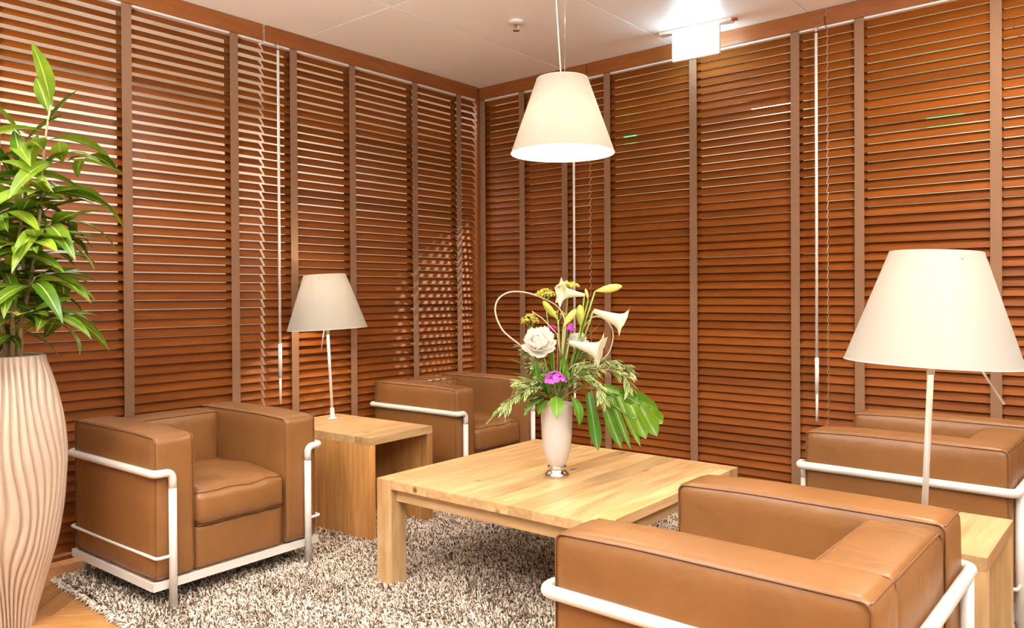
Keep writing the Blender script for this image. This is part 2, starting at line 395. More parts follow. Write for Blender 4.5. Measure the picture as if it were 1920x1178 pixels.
for s in (-1, 1): tube('yoke_arm', [(s*.011, 0, -.012), (s*.014, 0, -.030), (s*.006, 0, -.046)], .0025, M_chrome, t, 8)
lathe('deflector', [(0, -.046), (.017, -.046), (.017, -.049), (0, -.050)], M_chrome, t, 20)

# ------------------------------------------------------------------ lamps
RB, RT, HS = .210, .110, .288
def shade(parent, z0, h=HS, rt=RT):
    o = lathe('lamp_shade', [(RB, z0), (RB-(RB-rt)*.5, z0+h*.5), (rt, z0+h)], M_shade, parent, 72)
    rim = tube('shade_rim', [(RB*math.cos(a), RB*math.sin(a), z0) for a in [2*PI*i/72 for i in range(72)]], .0014, M_white, o, 6, True)
    tube('shade_rim', [(rt*math.cos(a), rt*math.sin(a), z0+h) for a in [2*PI*i/48 for i in range(48)]], .0012, M_white, o, 6, True)
    lathe('rivet', [(0, 0), (.003, 0), (.003, .002), (0, .002)], M_chrome, o, 10).matrix_basis = Matrix.Translation((rt*1.06*.66, -rt*1.06*.76, z0+h*.93)) @ Matrix.Rotation(PI/2, 4, 'X')
    return o
def bulblight(name, loc, power, parent, col=(1, .82, .58), r=.035):
    l = bpy.data.lights.new(name, 'POINT'); l.energy = power; l.color = col; l.shadow_soft_size = r
    o = bpy.data.objects.new(name, l); C.objects.link(o); o.location = loc; o.parent = parent; return o
# pendant
t = thing('pendant_lamp', 'white cone pendant lamp hanging over the coffee table', 'lamp', (-1.885, 2.580, 1.730))
shade(t, 0, .300, .104)
lathe('lamp_holder', [(0, .285), (.022, .285), (.022, .20), (.018, .185), (0, .185)], M_whitem, t, 20)
bb = lathe('bulb', [(.0, .11), (.018, .118), (.030, .14), (.030, .155), (.016, .185), (0, .187)], M_bulb, t, 20)
bulblight('pendant_light', (0, 0, .10), 15, t)
for a in (0, 2*PI/3, 4*PI/3): tube('spoke', [(0, 0, .282), (.103*math.cos(a), .103*math.sin(a), .294)], .0015, M_chrome, t, 6)
tube('power_cable', [(-.004, 0, .285), (-.012, -.006, .45), (-.020, -.012, .62), (-.012, -.006, .848)], .0028, M_white, t, 8)
tube('steel_wire', [(.010, .004, .285), (.012, .006, .848)], .0009, M_chrome, t, 6)
lathe('ceiling_cup', [(0, .85), (.045, .85), (.045, .83), (0, .825)], M_white, t, 24)

def table_lamp(label, loc, rz, lean, top_off, switch, power, hz):
    t = thing('table_lamp', label, 'lamp', loc, rz, 'white cone shade table lamps')
    t.rotation_euler = lean
    lathe('base', [(0, 0), (.026, 0), (.026, .006), (.012, .010), (.011, .055), (.0085, .06), (0, .062)], M_white, t, 28)
    tube('pole', [(0, 0, .05), (0, 0, hz+.02)], .0078, M_white, t, 14)
    tube('pole', [(0, 0, hz-.03), (0, 0, hz+.20)], .0100, M_white, t, 14)
    shade(t, hz)
    lathe('lamp_holder', [(0, hz+.14), (.018, hz+.14), (.020, hz+.17), (0, hz+.17)], M_whitem, t, 20)
    for a in (.5, .5+2*PI/3, .5+4*PI/3): tube('spoke', [(0, 0, hz+.20), (.108*math.cos(a), .108*math.sin(a), hz+HS-.004)], .0018, M_white, t, 6)
    lathe('bulb', [(0, hz+.17), (.014, hz+.172), (.028, hz+.20), (.028, hz+.215), (.012, hz+.24), (0, hz+.242)], M_bulb, t, 20)
    bulblight('table_lamp_light', (0, 0, hz+.175), power, t)
    tube('dimmer_rod', switch, .0030, M_white, t, 8)
    return t
# camera right = (.767,.641): lean axes chosen in the room
def lean(deg):   # positive leans the top towards +right of the view
    ax = Vector((-.641, .767, 0)); return Matrix.Rotation(R(deg), 3, ax).to_euler()
table_lamp('white cone table lamp on the honey oak side table between the left armchairs', (-3.425, 2.600, .5005), 0, lean(-2.8), 0, [(-.012, -.010, .49), (-.031, -.026, .37)], 17, .482)
table_lamp('white cone table lamp on the light oak side table between the right armchairs', (-.492, 2.255, .5005), 0, lean(2.6), 0, [(.075, .062, .51), (.150, .125, .375)], 8, .475)

# ------------------------------------------------------------------ tables
def coffee_table():
    t = thing('coffee_table', 'large square light oak coffee table on the shaggy rug', 'table', (-1.892, 2.573, 0), R(1.0))
    H, T, hs, lg = .437, .034, .525, .082
    n = 11; wd = 2*hs/n
    # boards run along local Y; the end boards are notched round the legs
    for i in range(n):
        x = -hs+wd*(i+.5); 
        ln = 2*hs-(2*lg+.001 if i in (0, n-1) else 0)
        if i in (0, n-1):
            x = -hs+lg/2 if i == 0 else hs-lg/2; ww = lg-.0006
        else:
            ww = (2*hs-2*lg)/(n-2)-.0006; x = -hs+lg+(ww+.0006)*(i-.5)
        me = boardmesh('board', ln, ww, T, .0012); o = link('board', me, M_oak, t); place(o, (x, 0, H-T/2), (0, 1, 0), (-1, 0, 0))
    for sx in (-1, 1):
        for sy in (-1, 1):
            me = boardmesh('leg', H, lg, lg, .003); o = link('leg', me, M_oak, t); place(o, (sx*(hs-lg/2), sy*(hs-lg/2), H/2), (0, 0, 1), (0, 1, 0))
    for s in (-1, 1):
        me = boardmesh('apron', 2*hs-2*lg, .024, .052, .002); o = link('apron', me, M_oak, t); place(o, (0, s*(hs-.040), H-T-.026), (1, 0, 0), (0, 1, 0))
        me = boardmesh('apron', 2*hs-2*lg, .024, .052, .002); o = link('apron', me, M_oak, t); place(o, (s*(hs-.040), 0, H-T-.026), (0, 1, 0), (-1, 0, 0))
    return t
coffee_table()
def side_table(label, loc, rz, mat, seed, topmat):
    t = thing('side_table', label, 'table', loc, rz, 'waterfall side tables')
    rd = random.Random(seed)
    LX, LY, H, T = .72, .425, .50, .036
    # long local X = room X; side panels stand at the two Y ends
    def boards(name, span, length, mk, mm):
        p = None; cuts = [0]; 
        while cuts[-1] < span-.16: cuts.append(cuts[-1]+rd.uniform(.10, .15))
        cuts.append(span)
        root = bpy.data.objects.new(name, None); C.objects.link(root); root.parent = t
        for a, b in zip(cuts[:-1], cuts[1:]):
            me = boardmesh('board', length, b-a-.0006, T, .001); o = link('board', me, mm, root); mk(o, (a+b)/2)
    boards('tabletop', LX, LY, lambda o, c: place(o, (-LX/2+c, 0, H-T/2), (0, 1, 0), (-1, 0, 0)), topmat)
    for s in (-1, 1):
        boards('side_panel', LX, H-T-.0005, lambda o, c, s=s: place(o, (-LX/2+c, s*(LY/2-T/2), (H-T)/2), (0, 0, 1), (1, 0, 0)), mat)
    return t
side_table('honey oak waterfall side table between the two left armchairs', (-3.195, 2.545, 0), R(3), M_oakd, 3, M_oak)
side_table('light oak waterfall side table between the two right armchairs', (-.705, 2.455, 0), R(0), M_oak, 8, M_oak)

# ------------------------------------------------------------------ armchairs
def armchair():
    t = thing('armchair', '', 'armchair', (0, 0, 0), 0, 'cube armchairs in tan leather')
    r = .018
    def slump(p, c=(0, 0, 0)):
        x = p.x; k = max(0, min(1, (x-.10)/.24)); k = k*k*(3-2*k)
        return Vector((p.x, p.y, p.z-(.006*k if p.z > 0 else 0)))
    # arms
    hx, hy, hz = .326, .078, .2655; zc = .122+hz
    for s in (-1, 1):
        o = obj('arm_cushion', cushion_mesh(hx, hy, hz, r, (.006, .010, .008), 14, slump), M_leather, t, True)
        o.location = (0, s*(.357-hy), zc)
        for sd in (-1, 1):
            tube('piping', seam_loop(hx, hy, hz, 1, sd, r, slump), .0021, M_pipe, o, 6, True)
        k = r*.29*.75
        tube('piping', [slump(Vector((-hx+k, y, hz-k))) for y in np.linspace(-hy+k, hy-k, 8)], .0018, M_pipe, o, 6)
    # back
    hx2, hy2, hz2 = .078, .201, .255
    o = obj('back_cushion', cushion_mesh(hx2, hy2-.001, hz2, r, (.016, .004, .009), 14), M_leather, t, True)
    o.location = (-.240, 0, .130+hz2)
    for sd in (-1, 1): tube('piping', seam_loop(hx2, hy2-.002, hz2, 0, sd, r), .0024, M_pipe, o, 6, True)
    # lower base cushion
    hx3, hz3 = .238, .083
    o = obj('base_cushion', cushion_mesh(hx3, .199, hz3, .016, (.005, .002, .002), 10), M_leather, t, True); o.location = (.081, 0, .122+hz3)
    tube('piping', seam_loop(hx3, .199, hz3, 0, 1, .014), .0018, M_pipe, o, 6, True)
    # seat cushion
    hz4 = .073
    def sw(p):
        q = max(0, (p.x)/.26); e = max(abs(p.x)/.25, abs(p.y)/.2)**4; wz = .0035*math.sin(p.y*46+p.x*12)*math.sin(p.x*30+1.2)*e + .003*math.sin(p.x*22-p.y*31); return Vector((p.x+(.003*math.sin(p.y*60+p.z*40) if p.x > .2 else 0), p.y, p.z+(wz if p.z > 0 else 0)-(.012*q*q if p.z > 0 else 0)-(0.004*q if p.z < 0 else 0)))
    o = obj('seat_cushion', cushion_mesh(.250, .199, hz4, .034, (.016, .003, .020), 18, sw), M_leather, t, True); o.location = (.084, 0, .286+hz4)
    for sd in (-1, 1): tube('piping', seam_loop(.250, .199, hz4, 2, sd, .034, sw), .0020, M_pipe, o, 6, True)
    # steel frame
    bm = bmesh.new()
    for s in (-1, 1):
        addbox(bm, -.332, .332, s*.367-.004*(s > 0), s*.367+.004*(s < 0), .092, .122)
        addbox(bm, s*.332-.004*(s > 0), s*.332+.004*(s < 0), -.367, .367, .092, .122)
    addbox(bm, -.328, .328, -.363, .363, .116, .120)
    obj('base_frame', bm, M_white, t)
    rt = .0145; X, Y, zr = .347, .368, .519; yl = .300
    rail = fillet([(X, yl, .46), (X, yl, zr), (X, Y, zr), (-X, Y, zr), (-X, -Y, zr), (X, -Y, zr), (X, -yl, zr), (X, -yl, .46)], .030, 7)
    tube('top_rail', rail, rt, M_white, t, 14)
    for s in (-1, 1):
        tube('leg', [(X, s*yl, 0.006), (X, s*yl, .461)], rt, M_white, t, 14)
        tube('leg', [(-X, s*.30, 0.006), (-X, s*.30, zr-.003)], rt, M_white, t, 14)
    lo = fillet([(X, yl, .214), (X, Y-.006, .214), (-X, Y-.006, .214), (-X, -Y+.006, .214), (X, -Y+.006, .214), (X, -yl, .214)], .016, 5)
    tube('lower_rail', lo, .0062, M_white, t, 10)
    return t
proto = armchair()
def copy_tree(o, parent=None):
    c = o.copy(); C.objects.link(c); c.parent = parent
    for ch in [x for x in bpy.data.objects if x.parent == o]: copy_tree(ch, c)
    return c
chairs = [
    ((-3.146, 1.690), 1.8, 'tan leather armchair with white tube frame beside the tall ribbed planter'),
    ((-3.272, 3.390), 1.1, 'tan leather armchair in the room corner, behind side table and flowers'),
    ((-.696, 1.714), 180.1, 'nearest tan leather armchair, in front of the coffee table, seen from its side'),
    ((-.711, 3.294), 179.3, 'tan leather armchair behind the large right lamp, by the right blind'),
]
for i, ((x, y), a, lab) in enumerate(chairs):
    o = proto if i == 0 else copy_tree(proto)
    o.location = (x, y, 0); o.rotation_euler = (0, 0, R(a)); o['label'] = lab

# ------------------------------------------------------------------ rug
rug = thing('shaggy_rug', 'cream and brown flecked shaggy rug under the tables and armchairs', 'rug', ((RUG[0]+RUG[1])/2, (RUG[2]+RUG[3])/2, 0), R(-1.5))
HXr, HYr = (RUG[1]-RUG[0])/2, (RUG[3]-RUG[2])/2
obj('backing', box(-HXr, HXr, -HYr, HYr, .0042, .010), M_backing, rug)
def pile(n, half, seed):
    g = np.random.default_rng(seed)
    px = g.uniform(-HXr, HXr, n); py = g.uniform(-HYr, HYr, n)
    dens = np.ones(n)
    ln = g.uniform(.015, .030, n); az = g.uniform(0, 2*PI, n); el = g.uniform(.35, 1.2, n)
    # clumps lean together
    az = az*.8+1.6*np.sin(px*9+np.cos(py*7)*2)+1.3*np.cos(py*11+px*3)
    wd = g.uniform(.0014, .0025, n)
    edge = np.minimum.reduce([px+HXr, HXr-px, py+HYr, HYr-py])
    dx, dy = np.cos(az), np.sin(az)
    # rim strands hang outwards
    rim = edge < .02
    cx = np.where(px > 0, 1, -1); 
    isx = (np.minimum(px+HXr, HXr-px) < np.minimum(py+HYr, HYr-py))
    dx = np.where(rim & isx, cx*1.0, dx); dy = np.where(rim & ~isx, np.where(py > 0, 1, -1), dy)
    nn = np.hypot(dx, dy); dx /= nn; dy /= nn
    el = np.where(rim, g.uniform(-.1, .35, n), el)
    z0 = .010+g.uniform(0, .006, n)
    V = np.zeros((n, 6, 3))
    sx, sy = -dy*wd, dx*wd
    def pt(f, lift, k, w_):
        X = px+dx*np.cos(el)*ln*f; Y = py+dy*np.cos(el)*ln*f; Z = z0+np.maximum(np.sin(el)*ln*f, -.008)+lift
        V[:, k, 0] = X-sx*w_; V[:, k, 1] = Y-sy*w_; V[:, k, 2] = Z
        V[:, k+1, 0] = X+sx*w_; V[:, k+1, 1] = Y+sy*w_; V[:, k+1, 2] = Z
    curl = g.uniform(.0, .007, n)
    pt(0, 0, 0, .8); pt(.55, curl, 2, 1.0); pt(1.0, -curl*.8, 4, .45)
    V[:, 2, 2] += wd*.9; V[:, 3, 2] -= wd*.5
    return V, g.choice(3, n, p=[.57, .13, .30])
NST = 290000
V, mi = pile(NST, None, 5)
me = bpy.data.meshes.new('pile')
nv = NST*6
me.vertices.add(nv); me.vertices.foreach_set('co', V.reshape(-1).astype(np.float32))
base = (np.arange(NST)*6)[:, None]
fa = np.concatenate([base+np.array([[0, 1, 3, 2]]), base+np.array([[2, 3, 5, 4]])], axis=1).reshape(-1)
me.loops.add(len(fa)); me.loops.foreach_set('vertex_index', fa.astype(np.int32))
me.polygons.add(NST*2); me.polygons.foreach_set('loop_start', np.arange(0, NST*8, 4, dtype=np.int32))
me.polygons.foreach_set('material_index', np.repeat(mi, 2).astype(np.int32))
me.update(calc_edges=True)
for m in (M_rugl, M_rugm, M_rugd): me.materials.append(m)
o = bpy.data.objects.new('pile', me); C.objects.link(o); o.parent = rug; o['kind'] = 'stuff'

# ------------------------------------------------------------------ planter and plant
PX, PY = -3.128, .968
t = thing('tall_planter', 'tall cream planter with wavy carved ribs at the left edge', 'planter', (PX, PY, 0))
prof = [(0, .085), (.06, .098), (.19, .134), (.30, .166), (.43, .184), (.60, .195), (.72, .187), (.84, .162), (.92, .137), (.955, .124)]
def prad(z):
    for (a, ra), (b, rb) in zip(prof[:-1], prof[1:]):
        if a <= z <= b:
            u = (z-a)/(b-a); return ra+(rb-ra)*u
    return prof[-1][1]
def ribbed(nz=170, na=560):
    zz = np.linspace(0, .955, nz); aa = np.linspace(0, 2*PI, na, endpoint=False)
    rr = np.array([prad(z) for z in zz]); rr = np.convolve(np.pad(rr, 6, mode='edge'), np.ones(13)/13, 'valid')
    A, Z = np.meshgrid(aa, zz); Rr = rr[:, None]*np.ones_like(A)
    # flowing ridges: phase bends with height and angle, merging and splitting
    ph = 37*A + 4.2*np.sin(2*A+Z*5.0)*np.sin(Z*5.5+1.0) + 3.4*np.sin(3*A-Z*8+1.3)*np.sin(Z*3.2+.3) + 2.4*np.sin(5*A+Z*11+.4)*np.sin(Z*4+.7)
    fade = np.clip((.955-Z)/.05, .35, 1)
    s = np.abs(np.sin(ph/2)); rid = 1-(1-s)**2.0
    Rr = Rr-.0190*(1-rid)*fade
    V = np.stack([Rr*np.cos(A), Rr*np.sin(A), Z], -1).reshape(-1, 3)
    F = []
    for i in range(nz-1):
        b0 = i*na; b1 = b0+na
        F += [(b0+k, b0+(k+1) % na, b1+(k+1) % na, b1+k) for k in range(na)]
    return V, F
v, f = ribbed(); pyobj('body', v, f, M_pot, t, True)
lathe('inner_wall', [(.117, .955), (.112, .952), (.110, .90)], M_pot, t, 60)
lathe('rim', [(.120, .954), (.118, .957), (.113, .955)], M_pot, t, 60)
lathe('base_plate', [(0, .001), (.080, .001), (.082, .01)], M_pot, t, 40)
lathe('granulate', [(0, .925), (.05, .928), (.112, .922)], M_soil, t, 30)
tube('water_gauge', [(-.045, -.05, .92), (-.045, -.05, 1.02)], .006, M_white, t, 10)

M_leaf = leafmat('plant_leaf', (.05, .13, .008), (.26, .38, .025), .30, ((.50, .55, .12), .045), .25)
M_stem = plain('plant_stem', (.50, .36, .19), .7, bump=.6, bscale=80)
def leaf_mesh(name, L, W, bend, fold=.25, ns=10, wave=0, tip=1.0, petiole=.06):
    """leaf along +X, curving down; returns a mesh with UV.x across"""
    V = []; F = []; UV = []
    for i in range(ns+1):
        s = i/ns
        a = bend*s*s; # accumulated angle
        # position along a circular bend
        if abs(bend) > 1e-3: x = L*math.sin(bend*s)/bend; z = -L*(1-math.cos(bend*s))/bend
        else: x = L*s; z = 0
        wdt = W*max(0.02, (math.sin(PI*min(1, max(0, (s-petiole)/(1-petiole)))**.85))**.9) if s > petiole else W*.05
        for j, u in enumerate((-1, -.5, 0, .5, 1)):
            y = u*wdt/2; zz = z+abs(u)*wdt/2*fold + wave*math.sin(s*17+u)*abs(u)*wdt*.3
            V.append((x+abs(u)*wdt/2*fold*math.sin(bend*s), y, zz)); UV.append(((u+1)/2, s))
    for i in range(ns):
        for j in range(4): F.append((i*5+j, i*5+j+1, (i+1)*5+j+1, (i+1)*5+j))
    me = bpy.data.meshes.new(name); me.from_pydata(V, [], F); me.update()
    uvl = me.uv_layers.new(name='UVMap')
    for lp in me.loops: uvl.data[lp.index].uv = UV[lp.vertex_index]
    me.polygons.foreach_set('use_smooth', [True]*len(me.polygons))
    return me
def orient(o, loc, az, el, roll=0, sc=1):
    o.matrix_basis = Matrix.Translation(loc) @ Matrix.Rotation(az, 4, 'Z') @ Matrix.Rotation(-el, 4, 'Y') @ Matrix.Rotation(roll, 4, 'X') @ Matrix.Scale(sc, 4)
pt_ = thing('potted_plant', 'leafy green plant with long pointed leaves in the tall planter', 'plant', (PX, PY, .925))
lms = [leaf_mesh('leaf', L, W, b, .22, 9) for L, W, b in ((.19, .058, .4), (.22, .056, .9), (.26, .054, 1.2), (.20, .048, .8), (.17, .060, .3), (.28, .050, 1.4))]
for m in lms: m.materials.append(M_leaf)
rd = random.Random(12)
stems = [((.055, .03), (.145, .110), .90), ((.02, .05), (.01, .06), .80), ((-.02, -.02), (-.08, -.04), .86), ((.060, .0), (.13, .02), .66), ((0, .01), (.04, -.07), .74), ((-.04, .04), (-.10, .07), .70)]
nl = 0
for (x0, y0), (x1, y1), h in stems:
    pts = [Vector((x0+(x1-x0)*s+.008*math.sin(s*9+x0*90), y0+(y1-y0)*s+.008*math.cos(s*8+y0*70), h*s)) for s in np.linspace(0, 1, 12)]
    tube('stem', pts, [.008*(1-.6*s) for s in np.linspace(0, 1, 12)], M_stem, pt_, 8)
    nn = int(h*30); az = rd.uniform(0, 6)
    for i in range(nn):
        s = .10+.90*(i/(nn-1)); az += 2.4+rd.uniform(-.4, .4)
        p = pts[min(11, int(s*11))].lerp(pts[min(11, int(s*11)+1)], s*11-int(s*11))
        top = (s > .93)
        m = rd.choice(lms) if not top else rd.choice((lms[0], lms[4]))
        o = bpy.data.objects.new('leaf', m); C.objects.link(o); o.parent = pt_
        el = rd.uniform(.0, .75) if not top else rd.uniform(.8, 1.35)
        orient(o, p, az, el, rd.uniform(-.5, .5), rd.uniform(.85, 1.2)*(1.0 if s > .3 else .85)); nl += 1

# leafy side twigs
for q in range(16):
    (x0, y0), (x1, y1), h = stems[(0, 3, 0, 1, 4, 0, 3, 2)[q % 8]]
    s = .12+.74*((q*7) % 16)/16; az = q*2.399+.4
    if q % 2 == 0: az = .70+rd.uniform(-.9, .9)
    b = Vector((x0+(x1-x0)*s, y0+(y1-y0)*s, h*s)); L = rd.uniform(.08, .15); e = b+Vector((math.cos(az)*L, math.sin(az)*L, L*rd.uniform(.25, .6)))
    tube('twig', [b, b.lerp(e, .5)+Vector((0, 0, .008)), e], .0028, M_stem, pt_, 6)
    for k in range(7):
        if nl >= 298: break
        m = rd.choice(lms); o = bpy.data.objects.new('leaf', m); C.objects.link(o); o.parent = pt_
        orient(o, b.lerp(e, .35+.65*k/6), az+(k-3)*.62+rd.uniform(-.3, .3), rd.uniform(-.1, .5), rd.uniform(-.5, .5), rd.uniform(.8, 1.1)); nl += 1

# ------------------------------------------------------------------ vase and flowers
# bouquet frame: a = along the view's right, b = away from the camera, c = height above the table
VX, VY, VZ = -1.862, 2.500, .4372
A_ = Vector((.767, .641, 0)); B_ = Vector((-.641, .767, 0))
def bq(px, py, b=0.0):      # measured in the bouquet's own upright plane, 2.12 mm per unit
    return Vector((VX, VY, VZ)) + A_*((px-1045)*.00212) + B_*b + Vector((0, 0, (895-py)*.00212))
t = thing('flower_vase', 'white vase with polished silver foot on the coffee table', 'vase', (VX, VY, VZ))
lathe('body', [(0, .040), (.026, .040), (.034, .050), (.045, .075), (.055, .115), (.060, .16), (.0625, .22), (.0645, .288), (.0655, .292), (.0630, .292), (.060, .22), (.05, .12), (0, .06)], M_porc, t, 48)
lathe('silver_foot', [(0, 0), (.047, 0), (.0495, .004), (.049, .010), (.041, .020), (.034, .028), (.033, .034), (.038, .038), (.037, .043), (0, .043)], M_chrome, t, 48)

M_gstem = plain('flower_stem_green', (.22, .36, .05), .45)
M_cane = plain('pale_cane', (.62, .44, .32), .5)
M_lily = translucent('lily_petal', (.90, .88, .70), .35, .5)
M_pale = translucent('peony_petal', (.96, .93, .88), .42, .6)
M_bud = leafmat('lily_bud', (.50, .55, .09), (.70, .70, .20), .4, None, .1)
M_yarrow = plain('yellow_floret', (.50, .44, .06), .7)
M_mag = plain('magenta_floret', (.62, .09, .60), .6)
M_mag2 = plain('deep_pink_floret', (.42, .02, .20), .55)
M_gleaf = leafmat('broad_green_leaf', (.045, .16, .012), (.17, .33, .03), .28, ((.30, .45, .08), .05), .2)
M_mons = leafmat('split_leaf_green', (.045, .125, .003), (.13, .23, .005), .30, ((.22, .40, .06), .02), .15)
M_var = leafmat('variegated_leaf', (.13, .26, .03), (.24, .36, .06), .42, ((.80, .80, .46), .40, 1), .2)
M_throat = plain('stamen_yellow', (.75, .55, .08), .6)
ORI = bq(1045, 765)
def stemtube(parent, p, via=None, r=.0028, mat=None):
    s = Vector((VX, VY, VZ+.20)); rim = Vector((VX, VY, VZ+.29))+(p-ORI)*.10
    rim.z = VZ+.30
    q = [s, rim, (via or (rim.lerp(p, .55)+Vector((0, 0, .01)))), p]
    return tube('stem', fillet(q, .04, 5), r, mat or M_gstem, parent, 8)
def basis(d, up=Vector((0, 0, 1))):
    X = d.normalized(); Y = up.cross(X)
    if Y.length < 1e-3: Y = Vector((0, 1, 0))
    Y.normalize(); Z = X.cross(Y); return X, Y, Z
def mat_from(loc, d, roll=0, sc=1, up=Vector((0, 0, 1))):
    X, Y, Z = basis(d, up); M_ = Matrix(((X.x, Y.x, Z.x, loc.x), (X.y, Y.y, Z.y, loc.y), (X.z, Y.z, Z.z, loc.z), (0, 0, 0, 1)))
    return M_ @ Matrix.Rotation(roll, 4, 'X') @ Matrix.Scale(sc, 4)
def petal_mesh(name, L, W, flare, r0, r1, ns=9, nu=5):
    """one lily petal of a trumpet along +X; radius grows from r0 to r1 then curls out"""
    V = []; F = []
    for i in range(ns+1):
        s = i/ns; r = r0+(r1-r0)*s**1.25+max(0, s-.72)**1.3*flare; x = L*(s-max(0, s-.85)*.9)
        half = (W/2)*(.30+.85*s)*(1 if s < .70 else max(.04, (1-((s-.70)/.30)**1.7)))
        for j in range(nu):
            u = -1+2*j/(nu-1); a = u*half/max(r, .004); a = max(-.62, min(.62, a)) if s < .75 else u*half/max(r, .02)
            V.append((x, r*math.sin(a), r*math.cos(a)-abs(u)*.001))
    for i in range(ns):
        for j in range(nu-1): F.append((i*nu+j, i*nu+j+1, (i+1)*nu+j+1, (i+1)*nu+j))
    me = bpy.data.meshes.new(name); me.from_pydata(V, [], F); me.update()
    me.polygons.foreach_set('use_smooth', [True]*len(me.polygons)); return me
pm = petal_mesh('petal', .140, .092, .20, .008, .036); pm.materials.append(M_lily)
def lily(label, base, mouth, via=None, sc=1.0):
    t = thing('lily', label, 'flower', base, 0, 'white lilies in the vase')
    Mi = Matrix.Translation(-base)
    d = mouth-base
    for k in range(6):
        o = bpy.data.objects.new('petal', pm); C.objects.link(o); o.parent = t
        o.matrix_basis = mat_from(Vector((0, 0, 0)), d, k*PI/3+.2, sc*(1 if k % 2 else .97))
    for k in range(5):
        X, Y, Z = basis(d); a = k*2*PI/5; e = X*.095*sc+(Y*math.cos(a)+Z*math.sin(a))*.014
        tube('stamen', [X*.02, e], .0010, M_throat, t, 5)
    o = stemtube(t, base, via, .0032); o.matrix_basis = Mi
    return t
def bud(label, a, b, via=None, w=.013):
    t = thing('lily_bud', label, 'flower bud', a, 0, 'green lily buds in the vase')
    d = b-a; L = d.length
    prof = [(0.0, .003), (.12, .35), (.35, .8), (.6, 1.0), (.82, .8), (.95, .4), (1.0, .05)]
    V = []; F = []; n = 12; X, Y, Z = basis(d)
    for s, r in prof:
        for k in range(n):
            an = 2*PI*k/n; rr = max(.001, r*w)*(1+.12*math.cos(3*an)); V.append(X*L*s+(Y*math.cos(an)+Z*math.sin(an))*rr)
    for i in range(len(prof)-1):
        for k in range(n): F.append((i*n+k, i*n+(k+1) % n, (i+1)*n+(k+1) % n, (i+1)*n+k))
    pyobj('bud', V, F, M_bud, t, True)
    o = stemtube(t, a, via, .0030); o.matrix_basis = Matrix.Translation(-a)
    return t
hub = bq(1085, 640, .01)
lily('white lily opening to the left, topmost in the bouquet', bq(1098, 556, .01), bq(1046, 550, -.03), bq(1088, 660, .01), .86)
lily('white lily opening to the right, above the other right-facing lily', bq(1114, 585, -.02), bq(1180, 612, -.04), bq(1092, 650, 0), 1.08)
lily('white lily opening to the right, just right of the bouquet centre', bq(1068, 643, -.04), bq(1138, 662, -.09), bq(1056, 700, -.03), 1.08)
bud('pale green lily bud pointing right at the top of the bouquet', bq(1118, 549, 0), bq(1168, 540, -.01), bq(1088, 640, 0), .0165)
bud('green lily bud pointing up left below the yellow heads', bq(1048, 602, -.02), bq(1020, 567, -.03), bq(1052, 680, -.02), .014)
bud('green lily bud between the centre stem and topmost lily', bq(1057, 614, -.04), bq(1080, 582, -.05), bq(1052, 690, -.03), .014)
bud('small thin lily bud beside the topmost lily', bq(1106, 566, .02), bq(1101, 544, .02), bq(1086, 640, .01), .007)
bud('thick upright green bud at the centre of the lily stems', bq(1090, 615, -.01), bq(1089, 574, -.01), bq(1082, 680, 0), .018)

def petal_cup(L, W, cup, ns=6, nu=5):
    V = []; F = []
    for i in range(ns+1):
        s = i/ns; wd = W*math.sin(PI*(.12+.80*s)**1.0)**.8
        for j in range(nu):
            u = -1+2*j/(nu-1); V.append((L*s*math.cos(cup*s), u*wd/2, L*s*math.sin(cup*s)+cup*.12*W*u*u))
    for i in range(ns):
        for j in range(nu-1): F.append((i*nu+j, i*nu+j+1, (i+1)*nu+j+1, (i+1)*nu+j))
    me = bpy.data.meshes.new('petal'); me.from_pydata(V, [], F); me.update()
    me.polygons.foreach_set('use_smooth', [True]*len(me.polygons)); me.materials.append(M_pale); return me
pc = [petal_cup(.066, .052, .75), petal_cup(.058, .046, .65), petal_cup(.050, .036, .5)]
def peony(label, c, d, sc=1.0):
    t = thing('peony', label, 'flower', c, 0, 'white double blooms in the vase')
    X, Y, Z = basis(d); g = random.Random(4)
    for ring, (n, tl, m) in enumerate(((9, -.55, 0), (10, -.10, 0), (11, .30, 0), (11, .62, 1), (10, .92, 1), (9, 1.2, 1), (6, 1.45, 2))):
        for k in range(n):
            a = 2*PI*k/n+ring*.35+g.uniform(-.1, .1); rad = Y*math.cos(a)+Z*math.sin(a)
            dirn = rad*math.cos(tl)+X*math.sin(tl)
            o = bpy.data.objects.new('petal', pc[m]); C.objects.link(o); o.parent = t
            o.matrix_basis = mat_from(rad*.004-X*.004, dirn, g.uniform(-.15, .15), sc*g.uniform(.9, 1.08), up=X)
    o = stemtube(t, c-d.normalized()*.004, None, .0035); o.matrix_basis = Matrix.Translation(-c)
    return t
peony('large round white bloom at the left of the bouquet', bq(1013, 645, -.05), (-B_*1.0+Vector((0, 0, .75))-A_*.15), .98)
peony('white bloom half hidden behind the right lily', bq(1086, 645, .03), (-B_*.6+Vector((0, 0, .9))), .62)

